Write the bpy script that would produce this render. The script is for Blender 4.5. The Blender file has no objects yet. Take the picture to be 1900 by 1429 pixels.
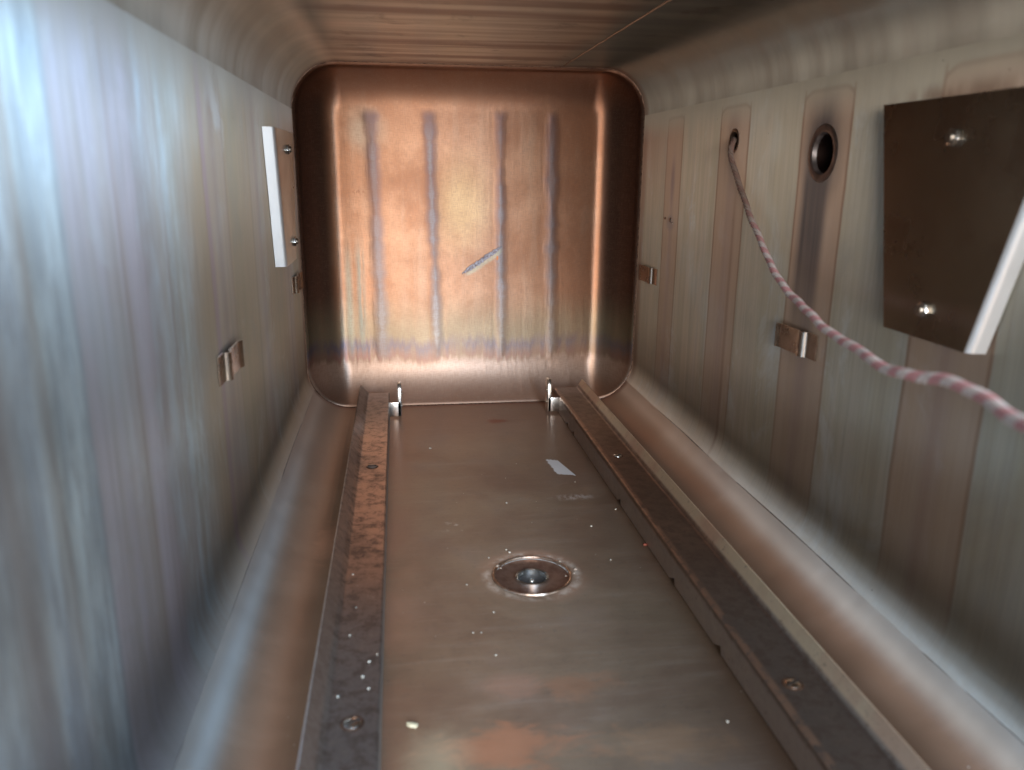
import bpy, bmesh, math, random
from mathutils import Vector, Matrix
random.seed(7)
R = math.radians
sc = bpy.context.scene
C = sc.collection

# ------------------------------------------------------------------ camera
# chamber coordinates: x across (0 = middle), y into the chamber (0 = the open mouth), z up (0 = floor)
CAM = Vector((-0.0979, 0.06, 0.3096))
cam_d = bpy.data.cameras.new('camera'); cam = bpy.data.objects.new('camera', cam_d); C.objects.link(cam)
RM = Matrix(((0.99026804, 0.02769863, -0.1363891), (-0.13890274, 0.25777765, -0.95616772), (0.00867353, 0.96580716, 0.25911638)))
cam.matrix_world = Matrix.Translation(CAM) @ RM.to_4x4()
cam_d.sensor_width = 36; cam_d.sensor_fit = 'HORIZONTAL'; cam_d.lens = 1480/1900*36
cam_d.clip_start = 0.005; cam_d.clip_end = 50
cam_d.dof.use_dof = True; cam_d.dof.focus_distance = 0.92; cam_d.dof.aperture_fstop = 7.5
sc.camera = cam

# ------------------------------------------------------------------ light
w = bpy.data.worlds.new('World'); sc.world = w; w.use_nodes = True
bg = w.node_tree.nodes['Background']
bg.inputs['Color'].default_value = (0.47, 0.55, 0.60, 1); bg.inputs['Strength'].default_value = 1.0

def area(name, loc, target, sx, sy, power, col):
    l = bpy.data.lights.new(name, 'AREA'); l.shape = 'RECTANGLE'; l.size = sx; l.size_y = sy
    l.energy = power; l.color = col
    o = bpy.data.objects.new(name, l); C.objects.link(o); o.location = loc
    o.rotation_euler = (Vector(target)-Vector(loc)).to_track_quat('-Z', 'Y').to_euler()
    return o
area('window_light', (0.38, -0.60, 0.75), (-0.15, 0.35, 0.10), 1.0, 0.9, 58, (0.42, 0.70, 1.0))
area('room_light', (-0.15, -1.0, 0.62), (0, 0.8, 0.15), 0.8, 0.9, 37, (1.0, 0.90, 0.80))

vs = sc.view_settings
vs.view_transform = 'Standard'; vs.look = 'None'; vs.exposure = 0; vs.gamma = 1; vs.use_curve_mapping = False
sc.render.engine = 'CYCLES'
sc.cycles.max_bounces = 14; sc.cycles.glossy_bounces = 12; sc.cycles.diffuse_bounces = 5
sc.cycles.sample_clamp_indirect = 6

# ------------------------------------------------------------------ node expressions
class E:
    """a socket (or a number) with arithmetic"""
    nt = None
    def __init__(s, k): s.k = k
    def __add__(a, b): return op('ADD', a, b)
    def __radd__(a, b): return op('ADD', b, a)
    def __sub__(a, b): return op('SUBTRACT', a, b)
    def __rsub__(a, b): return op('SUBTRACT', b, a)
    def __mul__(a, b): return op('MULTIPLY', a, b)
    def __rmul__(a, b): return op('MULTIPLY', b, a)
    def __truediv__(a, b): return op('DIVIDE', a, b)
def put(sock, v):
    if isinstance(v, E): E.nt.links.new(v.k, sock)
    elif isinstance(v, (tuple, list)):
        sock.default_value = tuple(v)+((1,) if len(sock.default_value) == 4 and len(v) == 3 else ())
    else: sock.default_value = v
def op(o, a, b=0, clamp=False):
    n = E.nt.nodes.new('ShaderNodeMath'); n.operation = o; n.use_clamp = clamp
    put(n.inputs[0], a); put(n.inputs[1], b); return E(n.outputs[0])
def ss(x, a, b):
    n = E.nt.nodes.new('ShaderNodeMapRange'); n.interpolation_type = 'SMOOTHSTEP'
    flip = a > b
    put(n.inputs['Value'], x); put(n.inputs['From Min'], min(a, b)); put(n.inputs['From Max'], max(a, b))
    put(n.inputs['To Min'], 1.0 if flip else 0.0); put(n.inputs['To Max'], 0.0 if flip else 1.0)
    return E(n.outputs['Result'])
def band(x, a, b, e): return ss(x, a-e, a+e)*ss(x, b+e, b-e)
def line(x, c, wd): return ss(op('ABSOLUTE', x-c), wd, 0.0)
def vec(x, y, z):
    n = E.nt.nodes.new('ShaderNodeCombineXYZ')
    put(n.inputs[0], x); put(n.inputs[1], y); put(n.inputs[2], z); return E(n.outputs[0])
def noise(v, scale=1, detail=4, rough=0.55, dist=0):
    n = E.nt.nodes.new('ShaderNodeTexNoise')
    put(n.inputs['Vector'], v); n.inputs['Scale'].default_value = scale; n.inputs['Detail'].default_value = detail
    n.inputs['Roughness'].default_value = rough; n.inputs['Distortion'].default_value = dist
    return E(n.outputs['Fac'])
def voro(v, scale):
    n = E.nt.nodes.new('ShaderNodeTexVoronoi'); put(n.inputs['Vector'], v); n.inputs['Scale'].default_value = scale
    return E(n.outputs['Distance'])
def mix(f, a, b, mode='MIX'):
    n = E.nt.nodes.new('ShaderNodeMix'); n.data_type = 'RGBA'; n.blend_type = mode
    put(n.inputs['Factor'], f); put(n.inputs[6], a); put(n.inputs[7], b); return E(n.outputs[2])
def coords():
    t = E.nt.nodes.new('ShaderNodeTexCoord'); s = E.nt.nodes.new('ShaderNodeSeparateXYZ')
    E.nt.links.new(t.outputs['Object'], s.inputs[0])
    return E(t.outputs['Object']), E(s.outputs[0]), E(s.outputs[1]), E(s.outputs[2])
def spot(u, v, cu, cv, ru, rv, soft=0.35, n=None, amp=0.0):
    """soft blot of radii ru, rv round (cu, cv), its edge broken up by noise n"""
    a = (u-cu)*(1/ru); b = (v-cv)*(1/rv)
    r = op('SQRT', a*a+b*b)
    if n is not None: r = r+(n-0.5)*amp
    return ss(r, 1.0, 1.0-soft)
def seg(u, v, p, q):
    """distance from the segment p-q and the position along it"""
    dx, dy = q[0]-p[0], q[1]-p[1]; L = math.hypot(dx, dy); dx /= L; dy /= L
    t = (u-p[0])*dx+(v-p[1])*dy
    d = (u-p[0])*(-dy)+(v-p[1])*dx
    return d, t, L
MATS = {}
GAIN = {'right_wall_steel': 1.12, 'left_wall_steel': 1.22, 'pan_steel': 1.1, 'ceiling_steel': 1.25, 'end_steel': 0.78, 'rail_steel': 1.35}
def material(name, fn):
    m = bpy.data.materials.new(name); m.use_nodes = True; E.nt = m.node_tree
    b = m.node_tree.nodes['Principled BSDF']
    p = fn()
    g = GAIN.get(name, 1.0)
    if g != 1.0:
        h = m.node_tree.nodes.new('ShaderNodeHueSaturation'); h.inputs['Value'].default_value = g
        put(h.inputs['Color'], p['Base Color']); p['Base Color'] = E(h.outputs[0])
    for k in ('Base Color', 'Metallic', 'Roughness', 'Anisotropic', 'Specular IOR Level', 'Tangent'):
        if k in p: put(b.inputs[k], p[k])
    if 'bump' in p:
        n = m.node_tree.nodes.new('ShaderNodeBump'); n.inputs['Strength'].default_value = p.get('bump_s', 0.3)
        n.inputs['Distance'].default_value = p.get('bump_d', 0.001); put(n.inputs['Height'], p['bump'])
        m.node_tree.links.new(n.outputs[0], b.inputs['Normal'])
    MATS[name] = m
    return m

# ---- chamber sheet materials
STRIPES = (0.985, 0.817, 0.648, 0.480, 0.312, 0.150)      # y of the bars welded on the outside: their heat shows through
def m_wall(side):
    def f():
        P, x, y, z = coords()
        wob = (noise(vec(y*6, 0, z*9), 1, 3)-0.5)
        yy = y+wob*0.006
        st = noise(vec(x*0, y*170, z*3.0), 1, 5, 0.65)          # fine upright brushing and run-down streaks
        st2 = noise(vec(side*3, y*38, z*1.2), 1, 4, 0.6, 0.3)
        st3 = noise(vec(side*9, y*620, z*14), 1, 3, 0.6)
        bl = noise(vec(y*9, z*7, side), 1, 4)
        deep = ss(y, 0.35, 1.0)
        if side > 0:
            base = mix(deep, (0.42, 0.40, 0.335), (0.50, 0.40, 0.30))
        else:
            e1 = (noise(vec(y*20, z*22, 8), 1, 4, 0.6)-0.5)*0.030
            rag = noise(vec(y*75, z*15, 4), 1, 5, 0.7)
            base = mix(ss(rag, 0.40, 0.62), (0.40, 0.455, 0.50), (0.60, 0.685, 0.73))
            base = mix(ss(y+e1*0.25, 0.380, 0.386), base, (0.50, 0.475, 0.52))
            base = mix(ss(y+e1, 0.468, 0.480), base, mix(ss(rag, 0.42, 0.60), (0.42, 0.42, 0.42), (0.50, 0.56, 0.60)))
            base = mix(ss(y+e1, 0.52, 0.60), base, (0.41, 0.325, 0.24))
            base = mix(ss(y+e1*0.4, 0.262, 0.254), base, (0.36, 0.40, 0.42))
            base = mix(ss(y, 0.75, 1.0)*0.7, base, (0.41, 0.30, 0.215))
        low = ss(z, 0.015, 0.085)
        c = mix(ss(st2, 0.42, 0.68)*low*0.65, base, mix(0.75, base, (0.34, 0.29, 0.20)))
        c = mix(ss(st2, 0.40, 0.26)*0.28*low, c, (0.46, 0.44, 0.46))
        c = mix(ss(st, 0.35, 0.75)*0.28*low, c, (0.25, 0.22, 0.185))
        c = mix(ss(st3, 0.45, 0.72)*0.30, c, (0.24, 0.22, 0.20))
        mo = noise(vec(y*16, z*9, side*2), 1, 6, 0.7, 0.5)
        c = mix(ss(mo, 0.50, 0.66)*0.30, c, (0.30, 0.28, 0.25))
        c = mix(ss(mo, 0.46, 0.32)*0.35, c, (0.56, 0.60, 0.62))
        c = mix(ss(bl, 0.5, 0.75)*0.35, c, (0.45, 0.50, 0.52))
        edge_k = None
        for i, s in enumerate(STRIPES):
            hw = (0.026, 0.033, 0.035, 0.036, 0.036, 0.036)[i]
            dy = op('ABSOLUTE', yy-s)
            ro = op('MAXIMUM', dy-hw*0.6, 0.0); zt = z+ro*ro*28
            top = ss(zt, 0.372, 0.369) if side > 0 else 1.0
            inb = ss(dy, hw+0.002, hw-0.002)*top
            outl = (line(dy, hw, 0.0028)*ss(z, 0.374, 0.370)+(line(zt, 0.3705, 0.0032)*ss(dy, hw+.001, hw) if side > 0 else 0.0))
            fade = ss(z, -0.12, 0.30)
            tint = (0.40, 0.255, 0.18) if side > 0 else (0.43, 0.37, 0.40)
            c = mix(inb*low*((fade*0.42+0.26) if side > 0 else 0.16), c, tint)
            core = ss(dy, hw*0.45, 0.0)*(ss(z, 0.36, 0.30) if side > 0 else 1.0)
            c = mix(core*0.45*(st2*1.2)*low, c, (0.27, 0.19, 0.19))
            c = mix(op('MINIMUM', outl*low*(fade*0.75+0.15)*(1.0 if side > 0 else 0.35), 1.0), c, (0.25, 0.15, 0.10))
        if side > 0:
            n1 = noise(vec(y*30, z*14, 0), 1, 4)
            # soot round the large port and the run below it
            c = mix(spot(y, z, 0.650, 0.328, 0.040, 0.056, 0.8, n1, 0.5)*0.95, c, (0.06, 0.052, 0.056))
            run = ss(op('ABSOLUTE', yy-0.655), 0.026, 0.012)*ss(z, 0.13, 0.27)*ss(z, 0.33, 0.30)
            c = mix(run*(st*0.8+0.5), c, (0.115, 0.092, 0.085))
            c = mix(spot(y, z, 0.818, 0.345, 0.022, 0.035, 0.8, n1, 0.6)*0.6, c, (0.25, 0.17, 0.14))
            c = mix(line(yy, 0.803, 0.006)*ss(z, 0.33, 0.25)*0.6, c, (0.26, 0.16, 0.12))
            # rust along the top of the baffle
            c = mix(band(y, 0.38, 0.56, 0.02)*line(z, 0.356+0.0, 0.010)*ss(n1, 0.35, 0.6)*0.8, c, (0.15, 0.08, 0.05))
            c = mix(spot(y, z, 0.985, 0.30, 0.010, 0.035, 0.9)*0.6, c, (0.22, 0.15, 0.15))
            c = mix(spot(y, z, 0.985, 0.252, 0.020, 0.012, 0.6, n1, 0.8)*0.5, c, (0.25, 0.20, 0.19))
            c = mix(spot(y, z, 0.40, 0.20, 0.02, 0.12, 0.9, n1, 0.8)*0.4, c, (0.32, 0.25, 0.12))
        else:
            n1 = noise(vec(y*30, z*14, 5), 1, 4)
            c = mix(line(yy, 0.382, 0.004)*0.5, c, (0.25, 0.26, 0.28))
            c = mix(line(yy, 0.62, 0.010)*0.5, c, (0.33, 0.22, 0.27))
            c = mix(line(yy, 0.255, 0.012)*0.55, c, (0.22, 0.24, 0.25))
        # warm heat tint next to the end seam and in the upper bend
        c = mix(ss(y, 0.93, 1.09)*ss(z, 0.22, 0.36)*0.7, c, (0.36, 0.21, 0.15))
        c = mix(line(y, 1.10, 0.018)*0.7, c, (0.24, 0.13, 0.09))
        c = mix(ss(z, 0.345, 0.379)*0.75, c, (0.45, 0.41, 0.335) if side > 0 else (0.455, 0.395, 0.335))
        c = mix(ss(z, 0.050, 0.027)*0.6, c, mix(ss(y, 0.45, 1.0), (0.56, 0.58, 0.59), (0.43, 0.33, 0.265)))  # lower bend: same painted-in reflected brightness as the pan's fillets
        sp = voro(vec(y*55, z*55, side), 1)
        spk = ss(sp, 0.045, 0.02)*ss(noise(vec(y*7, z*7, 3), 1, 2), 0.48, 0.6)
        c = mix(spk*0.7, c, (0.09, 0.07, 0.06))
        r = 0.48+(st2-0.5)*0.10+(bl-0.5)*0.12
        return {'Base Color': c, 'Metallic': 0.94, 'Roughness': r, 'Anisotropic': 0.98, 'Tangent': vec(0, 1, 0),
                'bump': st*0.5+st3*0.5+mo*0.6, 'bump_s': 0.20, 'bump_d': 0.0008}
    return f
def m_pan():
    P, x, y, z = coords()
    n1 = noise(P, 14, 6, 0.6); n2 = noise(P, 5, 5, 0.6, 0.4); n3 = noise(vec(x*8, y*90, z*8), 1, 4, 0.6)
    n4 = noise(P, 60, 4, 0.7); n5 = noise(vec(x*40, y*520, z*200), 1, 3, 0.7); n6 = noise(P, 240, 3, 0.7)
    c = mix(ss(n2, 0.35, 0.65), (0.19, 0.122, 0.085), (0.24, 0.172, 0.118))
    c = mix(ss(n1, 0.5, 0.75)*0.45, c, (0.19, 0.14, 0.115))
    c = mix(ss(y, 0.80, 1.06)*0.45, c, (0.27, 0.165, 0.12))
    c = mix(ss(n3, 0.55, 0.8)*0.15, c, (0.35, 0.31, 0.27))
    c = mix(ss(n5, 0.52, 0.70)*0.14, c, (0.36, 0.30, 0.25))
    c = mix(ss(n6, 0.56, 0.70)*0.35, c, (0.13, 0.10, 0.085))
    # orange rust films towards the mouth, warm run beside the left rail
    rn = noise(vec(x*34, y*52, 2), 1, 8, 0.68, 0.5)
    c = mix(ss(x, -0.075, -0.113)*ss(x, -0.118, -0.113)*ss(n1, 0.3, 0.6)*0.6, c, (0.26, 0.14, 0.09))
    c = mix(spot(x, y, 0.006, 0.482, 0.036, 0.017, 0.8, rn, 2.6)*0.5, c, (0.34, 0.17, 0.10))
    c = mix(spot(x, y, -0.045, 0.430, 0.062, 0.022, 0.8, rn, 3.0)*0.75, c, (0.38, 0.175, 0.10))
    c = mix(spot(x, y, 0.045, 0.425, 0.050, 0.022, 0.9, rn, 2.6)*0.5, c, (0.33, 0.19, 0.11))
    c = mix(spot(x, y, -0.035, 0.485, 0.026, 0.018, 0.8, rn, 1.4)*0.35, c, (0.36, 0.19, 0.13))
    c = mix(spot(x, y, -0.085, 0.425, 0.028, 0.040, 0.9, rn, 1.0)*0.45, c, (0.42, 0.38, 0.27))
    # fillets: reflected brightness put into the colour, brown along the foot of the bend
    ax = op('ABSOLUTE', x)
    c = mix(ss(z, 0.004, 0.020)*0.75, c, mix(ss(y, 0.45, 1.0), (0.62, 0.64, 0.65), (0.50, 0.36, 0.28)))
    c = mix(ss(ax, 0.150, 0.170)*ss(z, 0.018, 0.005)*0.85, c, (0.23, 0.14, 0.095))
    c = mix(spot(x, y, -0.165, 0.70, 0.013, 0.05, 0.8, rn, 1.4)*0.6, c, (0.42, 0.24, 0.16))
    # residues
    rp = noise(vec(x*220, y*90, 0), 1, 4)
    fj = (noise(vec(x*420, y*300, 1), 1, 4)-0.5)*0.006
    # a torn four-sided scrap of pale film: two slanting long sides
    film = band(y+fj*1.5+(x-0.068)*0.3, 0.835, 0.879, 0.0012)*ss(x+(y-0.857)*0.10+fj, 0.0598, 0.0608)*ss(x+(y-0.857)*0.22, 0.0756, 0.0746)
    c = mix(film*0.9, c, (0.66, 0.67, 0.70))
    c = mix(spot(x, y, 0.068, 0.774, 0.030, 0.010, 0.9, rn, 1.2)*ss(rp, 0.42, 0.6)*0.5, c, (0.62, 0.60, 0.58))
    c = mix(spot(x, y, -0.052, 0.722, 0.022, 0.018, 0.9)*ss(n4, 0.56, 0.68)*0.7, c, (0.60, 0.57, 0.53))
    c = mix(spot(x, y, 0.021, 1.028, 0.016, 0.012, 0.7, n4, 1.6)*0.8, c, (0.20, 0.07, 0.04))
    # worn ring round the drain
    dr = op('SQRT', x*x+(y-0.624)*(y-0.624))
    c = mix(ss(dr, 0.050, 0.030)*ss(n1, 0.3, 0.6)*0.6, c, (0.42, 0.24, 0.165))
    c = mix(line(dr, 0.036, 0.006)*ss(n4, 0.4, 0.6)*0.5, c, (0.66, 0.58, 0.50))
    sp = voro(vec(x*70, y*70, z*70), 1)
    c = mix(ss(sp, 0.05, 0.02)*ss(noise(P, 9, 2), 0.45, 0.55)*0.8, c, (0.52, 0.49, 0.45))
    c = mix(line(y, 1.106, 0.012)*0.8, c, (0.20, 0.10, 0.07))
    return {'Base Color': c, 'Metallic': 0.94-film*0.7, 'Roughness': 0.42+(n1-0.5)*0.16+(n3-0.5)*0.05, 'Anisotropic': 0.9,
            'Tangent': vec(0, 1, 0), 'bump': n1*0.4+n3*0.3+n4*0.15+n6*0.15+n5*0.2, 'bump_s': 0.18, 'bump_d': 0.0012}
def m_ceiling():
    P, x, y, z = coords()
    s1 = noise(vec(x*2.5, y*30, z*2.5), 1, 4, 0.5, 0.4); s2 = noise(vec(x*5, y*150, z*5), 1, 4, 0.65)
    n1 = noise(P, 22, 5, 0.65, 0.5)
    c = mix(ss(s1, 0.36, 0.66), (0.42, 0.31, 0.225), (0.235, 0.145, 0.105))
    c = mix(ss(s1, 0.40, 0.28)*0.8, c, (0.50, 0.36, 0.27))
    c = mix(ss(x, 0.08, 0.12)*0.65, c, (0.22, 0.23, 0.20))
    c = mix(ss(n1, 0.55, 0.70)*0.5, c, (0.13, 0.085, 0.065))
    c = mix(ss(s2, 0.5, 0.8)*0.2, c, (0.15, 0.11, 0.09))
    c = mix(ss(x, -0.13, -0.19)*0.6, c, (0.42, 0.33, 0.26))
    c = mix(ss(x, 0.17, 0.21)*0.5, c, (0.36, 0.32, 0.28))
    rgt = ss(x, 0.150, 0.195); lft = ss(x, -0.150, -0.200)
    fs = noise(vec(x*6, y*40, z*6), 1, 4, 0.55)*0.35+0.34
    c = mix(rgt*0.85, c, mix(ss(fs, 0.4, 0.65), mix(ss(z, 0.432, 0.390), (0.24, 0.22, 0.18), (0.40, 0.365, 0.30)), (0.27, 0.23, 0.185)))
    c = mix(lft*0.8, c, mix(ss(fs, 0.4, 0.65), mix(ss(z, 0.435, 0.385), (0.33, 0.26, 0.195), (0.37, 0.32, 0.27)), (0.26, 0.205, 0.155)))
    c = mix(line(y, 1.105, 0.02)*0.7, c, (0.18, 0.10, 0.07))
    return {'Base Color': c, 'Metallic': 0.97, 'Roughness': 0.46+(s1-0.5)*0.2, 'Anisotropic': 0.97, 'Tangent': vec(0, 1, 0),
            'bump': s1*0.25+s2*0.35+n1*0.15, 'bump_s': 0.08, 'bump_d': 0.001}
def m_end():
    P, x, y, z = coords()
    n1 = noise(P, 12, 5, 0.6, 0.3); n2 = noise(vec(x*160, 0, z*16), 1, 4, 0.6); n3 = noise(vec(x*40, 0, z*5), 1, 4, 0.6)
    wv = noise(vec(x*900, 0, z*120), 1, 2)+noise(vec(x*120, 0, z*900), 1, 2)
    c = mix(ss(n1, 0.35, 0.66), (0.74, 0.41, 0.25), (0.55, 0.265, 0.15))
    c = mix(ss(n3, 0.45, 0.7)*0.5, c, (0.72, 0.47, 0.32))
    c = mix(spot(x, z, -0.015, 0.265, 0.055, 0.085, 0.9, n1, 0.8)*0.75, c, (0.82, 0.55, 0.29))  # golden blur: reflection of the open mouth painted into the colour
    c = mix(ss(noise(P, 7, 4, 0.6, 0.5), 0.50, 0.62)*0.45, c, (0.56, 0.24, 0.12))
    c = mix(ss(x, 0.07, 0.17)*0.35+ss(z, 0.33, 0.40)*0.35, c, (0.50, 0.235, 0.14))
    c = mix(spot(x, z, -0.135, 0.36, 0.035, 0.04, 0.9, n1, 0.8)*0.6, c, (0.55, 0.52, 0.42))
    # the sides of the dish: browner, with their dark reflections put into the colour
    ax = op('ABSOLUTE', x)
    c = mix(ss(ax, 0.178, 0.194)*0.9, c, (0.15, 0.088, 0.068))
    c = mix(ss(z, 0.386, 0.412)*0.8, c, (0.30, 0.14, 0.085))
    # four bars of heat colour, orange round a grey-violet core
    k = None; kb = None
    for i, (s0, s1_, ca, hw) in enumerate(((-0.1285, -0.1223, 0.7, .0070), (-0.054, -0.047, 1.0, .0056), (0.0406, 0.0437, 1.0, .0052), (0.111, 0.116, 0.7, .0062))):
        cx = (z*((s0-s1_)/0.32)+(s1_-(s0-s1_)/0.32*0.057))
        wd = (noise(vec(3.7*i, 1, z*22), 1, 3, 0.6)-0.5)*0.022
        d = op('ABSOLUTE', x-cx+(noise(vec(9.1*i, 4, z*14), 1, 3)-0.5)*0.004+(n2-0.5)*0.004)+wd
        ends = ss(z, 0.390, 0.376)*ss(z, 0.045, 0.065)
        va = ss(noise(vec(5.3*i, 2, z*13), 1, 2), 0.25, 0.60)
        a = ss(d, hw+0.0065, hw-0.006)*ends*(0.55+0.45*va); b = ss(d, hw+0.014, hw)*ends*(1.15-0.6*va)
        g = ss(d, hw*0.75, 0.0)*ends*ca*ss(z, 0.385, 0.33)
        k = a if k is None else op('MAXIMUM', k, a)
        kb = b if kb is None else op('MAXIMUM', kb, b)
        c = mix(b*0.55, c, (0.50, 0.235, 0.13))
        c = mix(a*0.9, c, mix(ss(z, 0.30, 0.12), (0.33, 0.215, 0.215), (0.42, 0.345, 0.33)))
        c = mix(g*0.75*(0.4+0.6*va), c, mix(ss(z, 0.20, 0.08), (0.45, 0.41, 0.42), (0.66, 0.58, 0.57)))
    # olive, then violet-blue, then bare pink towards the foot
    j = (n2-0.5)*0.024+(n3-0.5)*0.030+(noise(vec(x*11, 0, 2), 1, 2)-0.5)*0.030
    zz = z+j
    c = mix(ss(zz, 0.155, 0.085)*0.65*(1.0-k*0.6), c, (0.43, 0.385, 0.255))
    vl = band(zz, 0.052, 0.079, 0.010)*(1.0-k*0.7)*ss(n3, 0.25, 0.55)
    vs_ = 0.75+0.25*ss(x, -0.09, -0.14)
    c = mix(vl*vs_*ss(zz, 0.052, 0.076)*0.85, c, (0.20, 0.17, 0.27))
    c = mix(vl*vs_*ss(zz, 0.072, 0.052)*0.85, c, (0.42, 0.17, 0.17))
    c = mix(ss(zz, 0.056, 0.046)*0.85, c, (0.66, 0.46, 0.365))
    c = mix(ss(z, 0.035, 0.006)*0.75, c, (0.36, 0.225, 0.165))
    gs = line(x, -0.150, 0.010)*ss(n2, 0.35, 0.6)*band(z, 0.07, 0.21, 0.03)
    c = mix(gs*0.8, c, (0.32, 0.36, 0.31))
    c = mix(line(x, -0.166, 0.008)*band(z, 0.07, 0.20, 0.04)*0.6, c, (0.50, 0.56, 0.46))
    # the ground-off weld scar
    d, t, L = seg(x, z, (-0.011, 0.1717), (0.0444, 0.2091))
    nn = noise(vec(x*260, 0, z*260), 1, 4)
    wdt = op('MINIMUM', 0.0072-op('ABSOLUTE', t-L*0.5)*0.20, 0.0030)+(nn-0.5)*0.0065
    body = ss(op('ABSOLUTE', d)-wdt, 0.0006, -0.0006)*band(t, 0.0, L, 0.001)
    halo = ss(op('ABSOLUTE', d+0.0035)-wdt, 0.0035, -0.001)*band(t, 0.004, L-0.004, 0.004)
    c = mix(halo*0.6, c, (0.56, 0.58, 0.44))
    c = mix(body*0.95, c, mix(ss(nn, 0.35, 0.62), (0.12, 0.11, 0.15), (0.40, 0.40, 0.46)))
    c = mix(spot(x, z, 0.0375, 0.193, 0.002, 0.004, 0.5)*0.9, c, (0.75, 0.25, 0.07))
    d2 = spot(x, z, -0.148, 0.281, 0.011, 0.004, 0.4, nn, 1.2)
    c = mix(d2*ss(nn, 0.45, 0.55)*0.6, c, (0.36, 0.15, 0.09))
    sp = voro(vec(x*60, 0, z*60), 1)
    c = mix(ss(sp, 0.04, 0.02)*ss(noise(P, 9, 2), 0.5, 0.56)*0.6, c, (0.25, 0.10, 0.06))
    c = mix(ss(wv, 0.95, 1.15)*0.32, c, (0.40, 0.24, 0.17))
    c = mix(ss(wv, 0.9, 0.65)*0.14, c, (0.85, 0.68, 0.52))
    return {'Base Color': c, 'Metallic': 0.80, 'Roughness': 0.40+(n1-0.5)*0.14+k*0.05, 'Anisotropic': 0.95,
            'Tangent': vec(0, 0.2, 1), 'bump': n2*0.25+wv*0.12+k*0.8-body*1.0*nn+n3*0.3, 'bump_s': 0.22, 'bump_d': 0.0016}
def m_rail():
    P, x, y, z = coords()
    n1 = noise(P, 85, 7, 0.78, 0.2); n2 = noise(P, 11, 4, 0.6); n3 = noise(P, 230, 3, 0.7)
    ax = op('ABSOLUTE', x)
    c = mix(ss(n2, 0.38, 0.62), (0.215, 0.155, 0.125), (0.29, 0.20, 0.155))
    c = mix(ss(y, 0.62, 0.48)*0.85, c, (0.25, 0.24, 0.235))
    c = mix(ss(n1, 0.46, 0.60)*0.6, c, (0.11, 0.075, 0.06))
    c = mix(ss(n1, 0.42, 0.34)*ss(n3, 0.40, 0.55)*0.4, c, (0.45, 0.38, 0.33))
    c = mix(ss(x, 0.0, 0.05)*band(z, 0.021, 0.0268, 0.0006)*0.6, c, (0.10, 0.072, 0.058))
    c = mix(band(y, 0.60, 0.95, 0.06)*ss(x, 0.0, -0.05)*ss(n2, 0.36, 0.5)*0.6*ss(n1, 0.66, 0.44), c, (0.60, 0.385, 0.28))
    c = mix(ss(y, 1.04, 1.08)*0.5, c, (0.30, 0.25, 0.23))
    c = mix(ss(x, 0.0, 0.05)*ss(z, 0.0275, 0.030)*0.75, c, mix(ss(n2, 0.42, 0.58), (0.66, 0.59, 0.45), (0.58, 0.44, 0.34)))
    c = mix(ss(x, 0.0, -0.05)*ss(z, 0.0275, 0.030)*0.5, c, (0.36, 0.27, 0.225))
    c = mix(ss(z, 0.0215, 0.018)*0.8, c, (0.29, 0.265, 0.25))
    c = mix(ss(n3, 0.60, 0.70)*0.4, c, (0.08, 0.06, 0.05))
    c = mix(ss(ax, 0.1125, 0.1095)*ss(z, 0.0225, 0.0245)*ss(n1, 0.40, 0.55)*0.55, c, (0.42, 0.27, 0.19))
    return {'Base Color': c, 'Metallic': 0.92, 'Roughness': 0.44+(n1-0.5)*0.35, 'bump': n1*0.6+n3*0.4, 'bump_s': 0.22, 'bump_d': 0.0007}
def plain(col, metal=1.0, rough=0.3, amt=0.25, scale=90, col2=None, aniso=0.0):
    def f():
        P, x, y, z = coords()
        n1 = noise(P, scale, 4, 0.6)
        c = mix(ss(n1, 0.4, 0.65)*amt, col, col2 or tuple(v*0.55 for v in col))
        r = {'Base Color': c, 'Metallic': metal, 'Roughness': rough+(n1-0.5)*0.16, 'bump': n1, 'bump_s': 0.06, 'bump_d': 0.0005}
        if aniso: r['Anisotropic'] = aniso; r['Tangent'] = vec(0, 1, 0)
        return r
    return f
def m_rope(col):
    def f():
        P, x, y, z = coords()
        n1 = noise(P, 900, 3, 0.7); n2 = noise(P, 120, 3)
        c = mix(ss(n1, 0.35, 0.7)*0.5, col, tuple(v*0.62 for v in col))
        c = mix(ss(noise(P, 260, 4), 0.50, 0.66)*0.35, c, (0.62, 0.45, 0.43))
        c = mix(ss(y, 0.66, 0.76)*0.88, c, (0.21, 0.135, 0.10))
        c = mix(ss(n2, 0.55, 0.75)*0.3, c, (0.42, 0.33, 0.30))
        return {'Base Color': c, 'Metallic': 0.0, 'Roughness': 0.85, 'Specular IOR Level': 0.2, 'bump': n1, 'bump_s': 0.6, 'bump_d': 0.0004}
    return f
material('right_wall_steel', m_wall(1)); material('left_wall_steel', m_wall(-1))
material('pan_steel', m_pan); material('ceiling_steel', m_ceiling); material('end_steel', m_end)
material('rail_steel', m_rail)
material('bright_steel', plain((0.80, 0.80, 0.78), 1, 0.24, 0.15, 60, (0.55, 0.53, 0.50)))
material('baffle_steel', plain((0.78, 0.765, 0.70), 1, 0.30, 0.25, 18, (0.45, 0.42, 0.36)))
material('shaded_baffle_steel', plain((0.36, 0.305, 0.235), 1, 0.27, 0.8, 16, (0.25, 0.18, 0.135)))  # darker copy of the baffle steel: a dark reflection put into the colour
material('lit_fold_steel', plain((0.90, 0.90, 0.90), 0.75, 0.38, 0.1, 60, (0.75, 0.75, 0.75)))  # whiter copy for the folded edges: reflected light put into the colour
material('clip_steel', plain((0.62, 0.52, 0.44), 1, 0.26, 0.5, 70, (0.34, 0.24, 0.19)))
material('weld_brown', plain((0.24, 0.145, 0.10), 0.9, 0.5, 0.8, 300, (0.07, 0.035, 0.025)))
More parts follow.
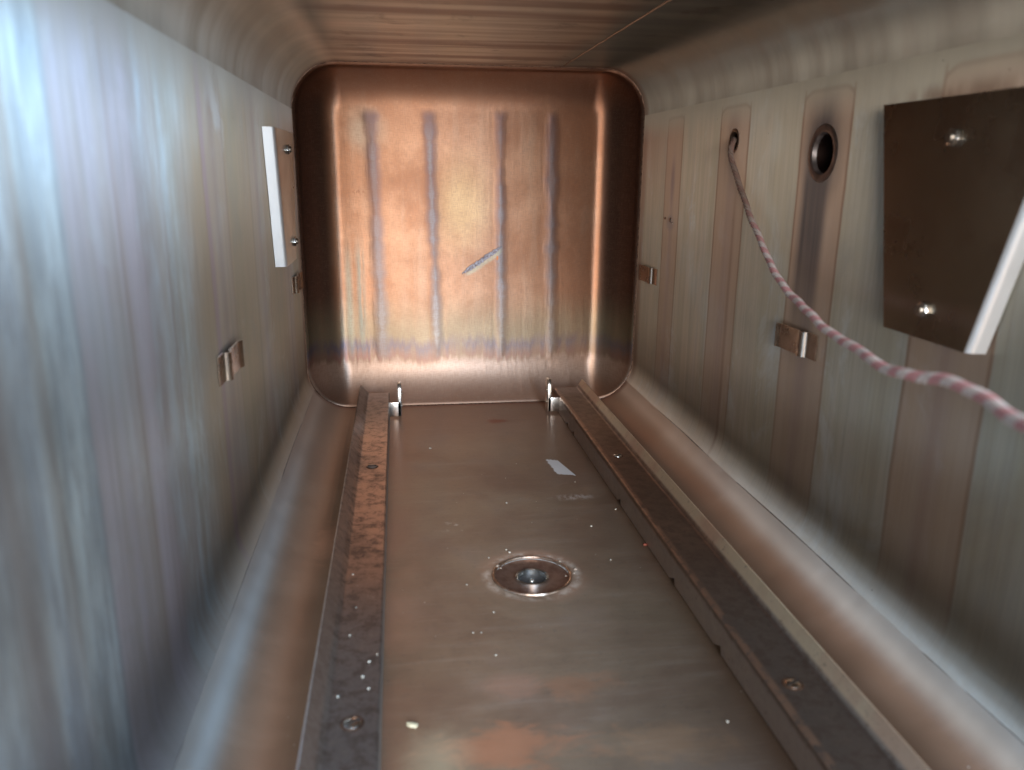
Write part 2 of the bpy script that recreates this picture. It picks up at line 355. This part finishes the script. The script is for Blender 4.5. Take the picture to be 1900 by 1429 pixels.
material('seam_steel', plain((0.32, 0.275, 0.23), 1, 0.42, 0.5, 200, (0.18, 0.14, 0.11)))
material('collar_steel', plain((0.36, 0.33, 0.33), 1, 0.42, 0.5, 120, (0.17, 0.14, 0.13)))
material('tube_inner', plain((0.09, 0.055, 0.048), 1, 0.5, 0.5, 120))
material('drain_plate', plain((0.27, 0.175, 0.135), 0.8, 0.55, 0.7, 110, (0.17, 0.085, 0.06)))
material('drain_edge', plain((0.66, 0.54, 0.45), 1, 0.36, 0.5, 160, (0.40, 0.20, 0.12)))
material('strainer', plain((0.13, 0.13, 0.135), 0.8, 0.6, 0.2, 200))
material('crumb_white', plain((0.60, 0.57, 0.50), 0, 0.7, 0.3, 400, (0.6, 0.55, 0.45)))
material('residue_pale', plain((0.42, 0.35, 0.29), 0, 0.7, 0.4, 400))
material('crumb_cream', plain((0.70, 0.60, 0.40), 0, 0.6, 0.4, 400))
material('flake_blue', plain((0.36, 0.42, 0.72), 0.3, 0.35, 0.4, 300))
material('flake_rust', plain((0.30, 0.08, 0.05), 0.1, 0.6, 0.4, 300))
material('slot_dark', plain((0.05, 0.04, 0.035), 0.6, 0.6, 0.3, 300))
material('rope_pink', m_rope((0.60, 0.30, 0.31))); material('rope_white', m_rope((0.68, 0.60, 0.58)))

# ------------------------------------------------------------------ object helpers
def link(name, bm, mats, parent=None, smooth=True, bev=0, loc=None, angle=0.7, flat_planar=False, inward=False):
    me = bpy.data.meshes.new(name)
    bmesh.ops.remove_doubles(bm, verts=bm.verts, dist=1e-6)
    if bev:
        bmesh.ops.bevel(bm, geom=[e for e in bm.edges if len(e.link_faces) == 2 and e.calc_face_angle(0) > 0.6],
                        offset=bev, segments=2, profile=0.5, affect='EDGES')
    bm.normal_update()
    if inward:
        for f in bm.faces:
            q = f.calc_center_median()
            if f.normal.dot(Vector((0, min(q.y, 0.9), 0.218))-q) < 0: f.normal_flip()
        bm.normal_update()
    if smooth:
        for f in bm.faces: f.smooth = not flat_planar or not (abs(f.normal.z) > 0.9999 or abs(f.normal.x) > 0.9999)
        for e in bm.edges:
            if len(e.link_faces) == 2 and e.calc_face_angle(0) > angle: e.smooth = False
    bm.to_mesh(me); bm.free()
    if isinstance(mats, str): mats = [mats]
    for m in mats: me.materials.append(MATS[m])
    o = bpy.data.objects.new(name, me); C.objects.link(o)
    if loc is not None: o.location = loc
    if parent: o.parent = parent
    return o
def thing(name, label, cat, loc=(0, 0, 0), group=None):
    o = bpy.data.objects.new(name, None); C.objects.link(o); o.location = loc; o.empty_display_size = 0.02
    o['label'] = label; o['category'] = cat
    if group: o['group'] = group
    return o
def tag(o, label, cat, group=None):
    o['label'] = label; o['category'] = cat
    if group: o['group'] = group
    return o
def ext(bm, prof, a, b, axis='Y', close=True):
    """sweep a closed 2-d outline between a and b along an axis; outline is (u, v) of the two other axes"""
    def P(u, v, t): return {'Y': (u, t, v), 'X': (t, u, v), 'Z': (u, v, t)}[axis]
    A = [bm.verts.new(P(u, v, a)) for u, v in prof]; B = [bm.verts.new(P(u, v, b)) for u, v in prof]
    n = len(prof)
    for i in range(n if close else n-1):
        j = (i+1) % n; bm.faces.new((A[i], A[j], B[j], B[i]))
    if close: bm.faces.new(list(reversed(A))); bm.faces.new(B)
def box(bm, x0, x1, y0, y1, z0, z1): ext(bm, [(x0, z0), (x1, z0), (x1, z1), (x0, z1)], y0, y1)
def strip(pts, th):
    """outline of a bent sheet: the polyline pts thickened by th on its left"""
    n = len(pts); out = []
    for i in range(n):
        p = Vector(pts[i]); a = (Vector(pts[i])-Vector(pts[i-1])).normalized() if i else None
        b = (Vector(pts[i+1])-p).normalized() if i < n-1 else None
        a = a or b; b = b or a
        na = Vector((-a.y, a.x)); nb = Vector((-b.y, b.x)); m = (na+nb)
        m = m/max(m.dot(na), 0.3) if m.length > 1e-4 else na
        out.append(tuple(p+m*th))
    return list(pts)+out[::-1]
def rnd(pts, r, k=4):
    """round the inner corners of an open polyline"""
    o = [pts[0]]
    for i in range(1, len(pts)-1):
        p, a, b = Vector(pts[i]), Vector(pts[i-1]), Vector(pts[i+1])
        da, db = (a-p), (b-p); rr = min(r, da.length*0.45, db.length*0.45)
        s, e = p+da.normalized()*rr, p+db.normalized()*rr
        for j in range(k+1):
            t = j/k; o.append(tuple((1-t)**2*s+2*t*(1-t)*p+t*t*e))
    o.append(pts[-1]); return o
def lathe(bm, prof, n=48, mat=None, axis='Z', ctr=(0, 0, 0), cap=False):
    """prof: (radius, height) list turned round an axis through ctr"""
    rows = []
    for r, h in prof:
        row = []
        for i in range(n):
            a = 2*math.pi*i/n; c, s = math.cos(a)*r, math.sin(a)*r
            p = {'Z': (c, s, h), 'X': (h, c, s), 'Y': (c, h, s)}[axis]
            row.append(bm.verts.new(Vector(ctr)+Vector(p)))
        rows.append(row)
    for k in range(len(rows)-1):
        for i in range(n):
            j = (i+1) % n; bm.faces.new((rows[k][i], rows[k][j], rows[k+1][j], rows[k+1][i]))
    if cap: bm.faces.new(rows[-1])
def tube(bm, pts, rad, n=8, close=False, jit=0):
    rows = []; m = len(pts); up = Vector((0.13, 0.2, 0.97))
    for i, p in enumerate(pts):
        q = pts[(i+1) % m] if (close or i < m-1) else pts[i]; o = pts[i-1] if (close or i) else pts[i]
        t = (Vector(q)-Vector(o)).normalized(); s = t.cross(up).normalized(); u = s.cross(t)
        rr = rad*(1+jit*(random.random()-0.5))
        rows.append([bm.verts.new(Vector(p)+(s*math.cos(a)+u*math.sin(a))*rr) for a in [2*math.pi*k/n for k in range(n)]])
    for i in range(m if close else m-1):
        A, B = rows[i], rows[(i+1) % m]
        for k in range(n): bm.faces.new((A[k], A[(k+1) % n], B[(k+1) % n], B[k]))
    if not close: bm.faces.new(rows[0][::-1]); bm.faces.new(rows[-1])

# ------------------------------------------------------------------ chamber shell
HW = 0.2213; H = 0.436; RC = 0.056; Y0, Y1 = 0.0, 1.11
WELD = R(31)
chamber = thing('steel_chamber', 'rounded square stainless steel chamber interior with stained walls and copper-coloured dished end', 'chamber')
def arc(cx, cz, a0, a1, n=14): return [(cx+RC*math.cos(a0+(a1-a0)*i/n), cz+RC*math.sin(a0+(a1-a0)*i/n)) for i in range(n+1)]
def sheet(bm, prof, ys):
    rows = [[bm.verts.new((x, y, z)) for x, z in prof] for y in ys]
    for i in range(len(ys)-1):
        for j in range(len(prof)-1): bm.faces.new((rows[i][j], rows[i][j+1], rows[i+1][j+1], rows[i+1][j]))
BRc = (HW-RC, RC); BLc = (-HW+RC, RC); TRc = (HW-RC, H-RC); TLc = (-HW+RC, H-RC)
YS = [Y0+(Y1-Y0)*i/40 for i in range(41)]
# floor pan with the drain hole: flat part is built round the hole, bends are swept
DX, DY, DR = 0.0, 0.624, 0.0300
def plate_with_holes(bm, u0, u1, holes, umin, umax, vmin, vmax, P):
    """rectangle in (u, v) with round holes (cu, cv, r, s): square patch of half side s round each"""
    holes = sorted(holes); u = umin
    def quad(a, b, c, d): 
        if b-a > 1e-6 and d-c > 1e-6: bm.faces.new([bm.verts.new(P(*q)) for q in ((a, c), (b, c), (b, d), (a, d))])
    for cu, cv, r, s in holes:
        quad(u, cu-s, vmin, vmax); quad(cu-s, cu+s, vmin, cv-s); quad(cu-s, cu+s, cv+s, vmax); u = cu+s
        n = 48; ci, sq = [], []
        for i in range(n):
            a = 2*math.pi*i/n+math.pi/4; c, d = math.cos(a), math.sin(a); m = max(abs(c), abs(d))
            ci.append(bm.verts.new(P(cu+c*r, cv+d*r))); sq.append(bm.verts.new(P(cu+c/m*s, cv+d/m*s)))
        for i in range(n): bm.faces.new((ci[i], sq[i], sq[(i+1) % n], ci[(i+1) % n]))
    quad(u, umax, vmin, vmax)
bm = bmesh.new()
plate_with_holes(bm, 0, 0, [(DY, DX, DR, 0.05)], Y0, Y1, -HW+RC, HW-RC, lambda u, v: (v, u, 0))
sheet(bm, arc(*BRc, -math.pi/2, -WELD), YS); sheet(bm, arc(*BLc, math.pi+WELD, 1.5*math.pi), YS)
link('floor_pan', bm, 'pan_steel', chamber, flat_planar=True, inward=True)
PORTS = ((0.816, 0.339, 0.0085), (0.648, 0.3245, 0.0155))
bm = bmesh.new()
plate_with_holes(bm, 0, 0, [(a, b, r, r+0.0077) for a, b, r in PORTS], Y0, Y1, RC, H-RC, lambda u, v: (HW, u, v))
sheet(bm, arc(*BRc, -WELD, 0, 8), YS)
link('side_wall', bm, 'right_wall_steel', chamber, flat_planar=True, inward=True)['label'] = 'grey-green right wall with ports and brown heat stripes'
bm = bmesh.new()
sheet(bm, [(-HW, H-RC), (-HW, RC)]+arc(*BLc, math.pi, math.pi+WELD, 8)[1:], YS)
link('side_wall', bm, 'left_wall_steel', chamber, flat_planar=True, inward=True)['label'] = 'blue-grey left wall with vertical violet bands'
bm = bmesh.new()
sheet(bm, arc(*TRc, 0, math.pi/2)+arc(*TLc, math.pi/2, math.pi), YS)
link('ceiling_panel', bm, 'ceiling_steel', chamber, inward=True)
# dished end
def rrect(a, b, r, y, n=12):
    pts = []
    for cx, cz, s in ((a-r, -b+r, -0.5), (a-r, b-r, 0), (-a+r, b-r, 0.5), (-a+r, -b+r, 1)):
        for i in range(n+1):
            t = (s+0.5*i/n)*math.pi; pts.append(Vector((cx+r*math.cos(t), y, H/2+cz+r*math.sin(t))))
    return pts
bm = bmesh.new()
prof = [(0.0, Y1), (0.0030, Y1+0.0008), (0.0036, Y1+0.004)]
NP = 22
for i in range(NP+1):
    t = i/NP*math.pi/2; prof.append((0.0036+0.0475*(1-math.cos(t))**0.92, Y1+0.004+0.051*math.sin(t)))
rows = []
for ins, y in prof:
    rows.append([bm.verts.new(p) for p in rrect(HW-ins, H/2-ins, max(RC-ins*0.98, 0.005), y)])
n = len(rows[0])
for k in range(len(rows)-1):
    for i in range(n): bm.faces.new((rows[k][i], rows[k][(i+1) % n], rows[k+1][(i+1) % n], rows[k+1][i]))
# flat middle as a grid, very slightly quilted between the bars behind it
G = 40; a, b = HW-prof[-1][0], H/2-prof[-1][0]
bm.faces.new(rows[-1])
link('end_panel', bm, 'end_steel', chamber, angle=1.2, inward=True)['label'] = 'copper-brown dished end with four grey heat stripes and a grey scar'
# seams
bm = bmesh.new(); tube(bm, rrect(HW-0.0002, H/2-0.0002, RC, Y1-0.0010, 16), 0.0010, 6, True, 0.5)
link('weld_seam', bm, 'weld_brown', chamber)['label'] = 'brown weld seam round the dished end'
for s in (1, -1):
    bm = bmesh.new(); cx = s*(HW-RC)
    tube(bm, [(cx+s*(RC+0.0002)*math.cos(WELD), y, RC-(RC+0.0002)*math.sin(WELD)+0.0005*math.sin(y*23)) for y in YS[1:-1]], 0.00042, 6, False, 0.9)
    link('weld_seam', bm, 'collar_steel', chamber)
bm = bmesh.new(); tube(bm, [(0.1108+0.0004*math.sin(i*1.3), Y0+0.01+i*(Y1-Y0-0.012)/80, H+0.0004) for i in range(81)], 0.0014, 8, False, 0.25)
link('weld_seam', bm, 'seam_steel', chamber)['label'] = 'straight weld seam along the ceiling'
for (y, z, r) in ((0.985, 0.2555, 0.0028), (1.0035, 0.2565, 0.0018), (0.977, 0.2525, 0.0012)):
    bm = bmesh.new(); bmesh.ops.create_icosphere(bm, subdivisions=2, radius=r)
    for v in bm.verts: v.co = Vector((HW-0.0002+v.co.x*0.5, y+v.co.y*(1+0.3*random.random()), z+v.co.z*(0.7+0.5*random.random())))
    link('weld_spot', bm, 'bright_steel', chamber)

# ------------------------------------------------------------------ ports in the right wall
for (y, z, r), lab, big in ((PORTS[0], 'small round port in the right wall with the rope coming out of it', 0), (PORTS[1], 'large round open port with a worn metal collar, in a black stain', 1)):
    t = thing('port_fitting', lab, 'port', (HW, y, z), 'ports in the right wall')
    bm = bmesh.new(); q = 0.006 if big else 0.003
    lathe(bm, [(r+q, -0.0002), (r+q-0.0010, -0.0005), (r+0.0012, -0.0006), (r, -0.0002), (r-0.0008, 0.003)], 56, axis='X')
    link('collar', bm, 'collar_steel' if big else 'seam_steel', t)
    bm = bmesh.new(); lathe(bm, [(r-0.0008, 0.003), (r-0.0008, 0.045)], 48, axis='X'); lathe(bm, [(r-0.0008, 0.045), (0.0005, 0.045)], 48, axis='X', cap=True)
    link('tube', bm, 'tube_inner', t)

# ------------------------------------------------------------------ baffle plates
def baffle(side, y_far_top, y_far_bot, y_near_bot, y_near_top, ztop, zbot, label, bolts):
    """trapezoid sheet standing 13 mm off the wall, near edge folded back to it"""
    so = 0.0090 if side > 0 else 0.0108; th = 0.0016
    t = thing('baffle_plate', label, 'metal plate', (side*HW, (y_far_top+y_near_bot)/2, zbot), 'baffle plates on the side walls')
    L = Vector(t.location)
    bm = bmesh.new()
    def X(o): return side*(HW-o)
    def nr(z): return y_near_bot+(y_near_top-y_near_bot)*(z-zbot)/(ztop-zbot)
    def fr(z): return y_far_bot+(y_far_top-y_far_bot)*(z-zbot)/(ztop-zbot)
    rows = []
    for z in (zbot, ztop):
        pl = rnd([(fr(z), so), (nr(z), so), (nr(z)-0.002, 0.0008)], 0.003 if side > 0 else 0.002, 6)
        q = strip(pl, -th)
        rows.append([bm.verts.new(Vector((X(o), y, z))-L) for y, o in q])
    n = len(rows[0])
    for i in range(n): bm.faces.new((rows[0][i], rows[0][(i+1) % n], rows[1][(i+1) % n], rows[1][i]))
    m = n//2
    for r_ in rows:
        for i in range(m-1): bm.faces.new((r_[i], r_[i+1], r_[n-2-i], r_[n-1-i]))
    bmesh.ops.recalc_face_normals(bm, faces=bm.faces)
    o = link('folded_sheet', bm, ['lit_fold_steel', 'baffle_steel' if side < 0 else 'shaded_baffle_steel'], t)
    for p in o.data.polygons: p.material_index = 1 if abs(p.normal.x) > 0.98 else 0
    for (y, z) in bolts:
        bm = bmesh.new()
        pr = [(0.0053*math.cos(k*math.pi/3+0.2), 0.0053*math.sin(k*math.pi/3+0.2)) for k in range(6)]
        ext(bm, pr, X(so+0.0005), X(so+0.0047), 'X'); bmesh.ops.recalc_face_normals(bm, faces=bm.faces)
        for v in bm.verts: v.co -= Vector((X(so), 0, 0))
        b = link('bolt', bm, 'bright_steel', t, bev=0.0005, loc=Vector((X(so), y, z))-L)
        bm = bmesh.new(); s = -side
        lathe(bm, [(0.0001, 0.0002*s), (0.0066, 0.0002*s), (0.0068, 0.0006*s), (0.0064, 0.0011*s), (0.0001, 0.0011*s)], 32, axis='X')
        link('washer', bm, 'bright_steel', b)
        bm = bmesh.new(); lathe(bm, [(0.0031, 0.0045*s), (0.0031, 0.0062*s), (0.0026, 0.0068*s), (0.0001, 0.0068*s)], 24, axis='X')
        link('thread_end', bm, 'seam_steel', b)
    return t
baffle(-1, 1.001, 0.970, 0.891, 0.865, 0.3475, 0.2145, 'brightly lit folded metal plate with two bolts, high on the left wall', ((0.937, 0.329), (0.948, 0.235)))
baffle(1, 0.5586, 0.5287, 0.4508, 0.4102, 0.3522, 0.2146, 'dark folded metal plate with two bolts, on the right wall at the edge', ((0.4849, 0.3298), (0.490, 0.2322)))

# ------------------------------------------------------------------ wall clips
def clip_mesh(side):
    # outline in (y, off wall): welded foot, step out, long tongue with its tip bent off the wall
    pl = rnd([(-0.029, 0.0008), (-0.014, 0.0012), (-0.0125, 0.0052), (-0.0075, 0.0056), (-0.0055, 0.0034), (0.026, 0.0042), (0.030, 0.0062)], 0.0022, 3)
    q = strip(pl, 0.0011); bm = bmesh.new(); rows = []
    for z in (-0.0095, 0.0105): rows.append([bm.verts.new((-side*o, y, z)) for y, o in q])
    n = len(q); m = n//2
    for i in range(n): bm.faces.new((rows[0][i], rows[0][(i+1) % n], rows[1][(i+1) % n], rows[1][i]))
    for r_ in rows:
        for i in range(m-1): bm.faces.new((r_[i], r_[i+1], r_[n-2-i], r_[n-1-i]))
    bmesh.ops.recalc_face_normals(bm, faces=bm.faces); return bm
for side, y, z, lab in ((1, 1.048, 0.1825, 'small brass-toned metal clip on the right wall, beside the dished end'),
                        (1, 0.6525, 0.1785, 'larger looking metal clip on the right wall, just below the rope and the large port'),
                        (-1, 1.030, 0.1785, 'narrow metal clip on the left wall, just under the bolted plate'),
                        (-1, 0.632, 0.1765, 'shiny metal clip on the blue-grey left wall, nearest the camera')):
    o = link('wall_clip', clip_mesh(side), 'clip_steel', None, loc=(side*HW, y, z)); tag(o, lab, 'metal clip', 'clips on the side walls')

# ------------------------------------------------------------------ rails
def rail(side, xi, xo, xt, label, screws, notches):
    """bent channel: leg up from the floor, flat top, outer lip"""
    hz = 0.0250; lip = 0.0365; ya, yb = 0.10, 1.090; th = 0.0016
    t = thing('rack_rail', label, 'rail', (xi, ya, 0), 'steel rails on the chamber floor')
    L = Vector(t.location); s = side
    bm = bmesh.new()
    pl = rnd([(xi, 0.0205), (xi, hz), (xo, hz), (xt, lip)], 0.0018, 4)
    q = strip(pl, -th if s > 0 else th)
    q = [(u-L.x, v) for u, v in q]
    N = 30; rows = [[bm.verts.new((u, (yb-ya)*k/N, v)) for u, v in q] for k in range(N+1)]
    n = len(q); m = n//2
    for k in range(N):
        for i in range(n): bm.faces.new((rows[k][i], rows[k][(i+1) % n], rows[k+1][(i+1) % n], rows[k+1][i]))
    for r_ in (rows[0], rows[-1]):
        for i in range(m-1): bm.faces.new((r_[i], r_[i+1], r_[n-2-i], r_[n-1-i]))
    bmesh.ops.recalc_face_normals(bm, faces=bm.faces)
    o = link('channel', bm, 'rail_steel', t)
    for v in o.data.vertices: v.co += L                     # keep texture space in chamber coordinates
    o.location = -L
    # inner leg with its notched foot
    out = [(ya, 0.0205), (ya, 0.0008)]
    for y in sorted(notches): out += [(y-0.007, 0.0008), (y-0.0055, 0.0062), (y+0.006, 0.0008)]
    out += [(yb-0.022, 0.0008), (yb-0.022, 0.0205)]
    bm = bmesh.new(); ext(bm, out, xi, xi+s*th, 'X'); bmesh.ops.recalc_face_normals(bm, faces=bm.faces)
    o = link('inner_leg', bm, 'rail_steel', t, smooth=False); o.location = -L
    for (x, y, r, mt, ang) in screws:
        bm = bmesh.new()
        lathe(bm, [(r, 0.0), (r, 0.0004), (r*0.90, 0.0009), (r*0.5, 0.0012), (0.0001, 0.0013)], 32)
        b = link('screw', bm, mt, t, loc=(x-L.x, y-ya, hz+0.0001))
        bm = bmesh.new(); box(bm, -r*0.93, r*0.93, -0.0008, 0.0008, 0.0004, 0.00145)
        c = link('slot', bm, 'slot_dark', b, smooth=False); c.rotation_euler = (0, 0, ang)
        bm = bmesh.new(); lathe(bm, [(r+0.0016, 0.0), (r+0.0013, 0.0002), (r, 0.0003)], 32)
        link('rim_ring', bm, 'weld_brown', b)
    return t
rail(1, 0.1066, 0.1386, 0.1450, 'dark steel rail with a grey inner face, right of the drain', ((0.1205, 0.433, 0.0046, 'clip_steel', 0.4), (0.1215, 0.817, 0.0042, 'bright_steel', 0.5)), (1.0, 0.755, 0.60, 0.508, 0.965))
rail(-1, -0.1149, -0.1419, -0.1514, 'orange-brown steel rail with speckled front, left of the drain', ((-0.1292, 0.431, 0.0048, 'bright_steel', 0.5), (-0.1295, 0.815, 0.0044, 'rail_steel', 0.1)), (0.7,))

# ------------------------------------------------------------------ brackets at the far rail ends
def bracket(side, label):
    xr = -0.1149 if side < 0 else 0.1066               # rail leg
    d = 1 if side < 0 else -1                           # towards the middle
    t = thing('end_bracket', label, 'bracket', (xr, 1.05, 0.004), 'bright brackets at the far rail ends')
    bm = bmesh.new(); a, b = sorted((0.0, d*0.0150)); box(bm, a, b, 0.0, 0.0016, 0.0, 0.0185)
    link('foot', bm, 'bright_steel', t, bev=0.0004)
    # upright: rounded top sheet with two holes
    bm = bmesh.new(); pts = []
    Wd, Ht = 0.020, 0.0425
    rt = 0.006
    out = [(0.0, 0.0), (Wd, 0.0), (Wd, Ht-rt)]+[(Wd-rt+rt*math.cos(k*math.pi/12), Ht-rt+rt*math.sin(k*math.pi/12)) for k in range(1, 7)]
    out += [(0.004, Ht), (0.0015, Ht-0.004), (0.0, Ht-0.007)]
    x0 = d*0.0110
    ext(bm, out, x0, x0+d*0.0045, 'X'); bmesh.ops.recalc_face_normals(bm, faces=bm.faces)
    link('upright', bm, 'bright_steel', t, bev=0.0004)
    for z in (0.012, 0.028):
        bm = bmesh.new(); xs = x0+d*0.0045
        lathe(bm, [(0.0001, 0.0), (0.0022, 0.0), (0.0020, d*0.0012), (0.0001, d*0.0014)], 20, axis='X', ctr=(xs, 0.007, z))
        link('rivet', bm, 'seam_steel', t)
    return t
bracket(-1, 'small bright L-shaped bracket at the far end of the left rail')
bracket(1, 'small bright L-shaped bracket with holes at the far end of the right rail')

# ------------------------------------------------------------------ drain
dr = thing('floor_drain', 'round floor drain with a rusty welded plate and a small strainer hole', 'drain', (DX, DY, 0))
bm = bmesh.new(); lathe(bm, [(0.0300, -0.0016), (0.0275, -0.0020), (0.0145, -0.0032), (0.0125, -0.0034)], 64)
link('drain_plate', bm, 'drain_plate', dr)
bm = bmesh.new()
tube(bm, [(0.0307*math.cos(k*math.pi/48), 0.0307*math.sin(k*math.pi/48), -0.0002) for k in range(96)], 0.0013, 8, True, 0.45)
link('weld_ring', bm, 'drain_edge', dr)
bm = bmesh.new(); lathe(bm, [(0.0138, -0.0036), (0.0134, -0.0010), (0.0124, -0.0004), (0.0114, -0.0012), (0.0110, -0.0080), (0.0110, -0.030)], 56)
link('collar', bm, 'bright_steel', dr)
bm = bmesh.new()
for k in range(-8, 9):
    x = k*0.00125; l = math.sqrt(max(0.011**2-x*x, 0)); box(bm, x-0.00040, x+0.00040, -l, l, -0.0062, -0.0055)
for k in range(-8, 9):
    y = k*0.00125; l = math.sqrt(max(0.011**2-y*y, 0)); box(bm, -l, l, y-0.00040, y+0.00040, -0.0055, -0.0050)
g = link('strainer', bm, 'strainer', dr, smooth=False); g.rotation_euler = (0, 0, 0.5)
bm = bmesh.new(); lathe(bm, [(0.0001, 0.0018), (0.0012, 0.0014), (0.0020, 0.0004), (0.0021, 0)], 16)
link('pin', bm, 'bright_steel', dr, loc=(0, 0, -0.0050))
bm = bmesh.new(); lathe(bm, [(0.0110, -0.030), (0.0001, -0.030)], 40); link('sump', bm, 'tube_inner', dr)

# ------------------------------------------------------------------ rope
def unproj(px, py, depth):
    v = RM @ Vector((px-950, -(py-714.5), -1480)); return CAM+v*(depth/v.y)
rp = [unproj(1364, 262, 0.786), unproj(1360, 262, 0.752), unproj(1355, 285, 0.742), unproj(1362, 315, 0.728), unproj(1378, 357, 0.703), unproj(1396, 412, 0.665),
      unproj(1425, 480, 0.61), unproj(1460, 538, 0.545), unproj(1510, 590, 0.475), unproj(1570, 636, 0.41), unproj(1632, 678, 0.355), unproj(1700, 695, 0.315), unproj(1775, 716, 0.28),
      unproj(1850, 757, 0.245), unproj(1925, 795, 0.215), unproj(2050, 860, 0.18), unproj(2300, 1000, 0.14), unproj(2700, 1200, 0.09)]
def catmull(P, k=24):
    out = []
    for i in range(len(P)-1):
        p0 = P[max(i-1, 0)]; p1 = P[i]; p2 = P[i+1]; p3 = P[min(i+2, len(P)-1)]
        for j in range(k):
            t = j/k; out.append(0.5*((2*p1)+(-p0+p2)*t+(2*p0-5*p1+4*p2-p3)*t*t+(-p0+3*p1-3*p2+p3)*t**3))
    out.append(P[-1]); return out
path = catmull(rp, 26)
# resample evenly
step = 0.0008; res = [path[0]]; acc = 0
for a_, b_ in zip(path, path[1:]):
    L_ = (b_-a_).length; p = 0
    while acc+(L_-p) >= step:
        p += step-acc; acc = 0; res.append(a_.lerp(b_, p/L_))
    acc += L_-p
frames = []; s = Vector((0, 0, 1)); 
for i, p in enumerate(res):
    t = (res[min(i+1, len(res)-1)]-res[max(i-1, 0)]).normalized()
    s = (s-t*s.dot(t)).normalized(); u_ = t.cross(s)
    wob = s*(0.0006*math.sin(i*0.047)+0.0003*math.sin(i*0.13+1))+u_*(0.0006*math.sin(i*0.039+2)+0.0003*math.sin(i*0.11))
    frames.append((p+wob, s.copy(), u_))
rope = thing('rope', 'pink and white twisted rope hanging from the small port towards the camera', 'rope', tuple(res[0]))
L = Vector(rope.location)
NS = 4
for k in range(NS):
    bm = bmesh.new(); rows = []
    for i, (p, s_, u_) in enumerate(frames):
        a = -2*math.pi*(i*step/0.020)+0.5*math.sin(i*0.021)+k*2*math.pi/NS
        c = p+(s_*math.cos(a)+u_*math.sin(a))*0.00135
        rows.append([bm.verts.new(c+(s_*math.cos(b)+u_*math.sin(b))*0.00138*(1+0.05*math.sin(i*0.9+b*3))) for b in [2*math.pi*j/10 for j in range(10)]])
    for i in range(len(rows)-1):
        for j in range(10): bm.faces.new((rows[i][j], rows[i][(j+1) % 10], rows[i+1][(j+1) % 10], rows[i+1][j]))
    o = link('strand', bm, 'rope_pink' if k < 2 else 'rope_white', rope); o.location = -L
    o['label'] = 'pink strand' if k < 2 else 'white strand'

# ------------------------------------------------------------------ crumbs and flakes
def crumb(name, x, y, z, r, mat, label, cat, group=None, flat=0.6, elong=1.0, rot=0):
    bm = bmesh.new(); bmesh.ops.create_icosphere(bm, subdivisions=2, radius=r)
    for v in bm.verts:
        v.co *= 0.75+0.5*random.random(); v.co.x *= elong; v.co.z *= flat
    zb = min(v.co.z for v in bm.verts)
    for v in bm.verts: v.co.z -= zb
    o = link(name, bm, mat, None, smooth=False, loc=(x, y, z+0.0001)); o.rotation_euler = (0, 0, rot)
    tag(o, label, cat, group)
def floor_at(px, py, z=0.0):
    v = RM @ Vector((px-950, -(py-714.5), -1480)); k = (z-CAM.z)/v.z; return CAM+v*k
pts = ((798, 833, .0018), (940, 934, .0010), (1097, 977, .0014), (866, 1086, .0008), (916, 1137, .0008), (920, 1217, .0009),
       (958, 861, .0007), (938, 888, .0006), (1067, 895, .0008), (939, 1021, .0011), (945, 1026, .0013), (907, 1036, .0008), (1133, 1040, .0009),
       (1142, 946, .0012), (1350, 1340, .0009), (878, 1175, .0007), (893, 1175, .0007))
for px, py, r in pts:
    p = floor_at(px, py); crumb('crumb', p.x, p.y, 0, r*0.7, 'crumb_white', 'tiny white crumb lying on the bare brown floor pan', 'crumb', 'tiny white crumbs on the chamber floor', 0.6, 1.3, random.random()*3)
for px, py, r in ((649, 1180, .0010), (685, 1229, .0013), (673, 1257, .0013), (684, 1279, .0011), (627, 1294, .0010), (700, 1215, .0008), (655, 1067, .0008), (661, 1128, .0007)):
    p = floor_at(px, py, 0.025); crumb('crumb', p.x, p.y, 0.025, r*0.65, 'crumb_white', 'tiny white crumb lying on top of the left rail', 'crumb', 'tiny white crumbs on the left rail', 0.6, 1.1, 1)
for px, py, r in ((923, 1052, .0014), (929, 1056, .0010), (1038, 1044, .0013), (1068, 1058, .0015), (1065, 1065, .0009), (990, 1037, .0008), (1050, 1070, .0008)):
    p = floor_at(px, py); crumb('residue_lump', p.x, p.y, 0.0003, r*0.75, 'residue_pale', 'pale lump of residue on the rim of the floor drain', 'residue', 'pale residue lumps round the drain', 0.6, 1.3, random.random()*3)
p = floor_at(765, 1348); crumb('grain', p.x, p.y, 0, .0021, 'crumb_cream', 'cream oval grain on the floor close to the left rail', 'grain', None, 0.5, 1.7, -0.5)
p = floor_at(1251, 1068); crumb('blue_flake', p.x-0.001, p.y, 0.0, .0022, 'flake_blue', 'blue sliver lying against the foot of the right rail', 'flake', None, 0.9, 0.6, 0.3)
p = floor_at(1198, 1012); crumb('rust_flake', p.x, p.y, 0, .0017, 'flake_rust', 'small dark red flake on the floor beside the right rail', 'flake', None, 0.5, 1.3, 0)
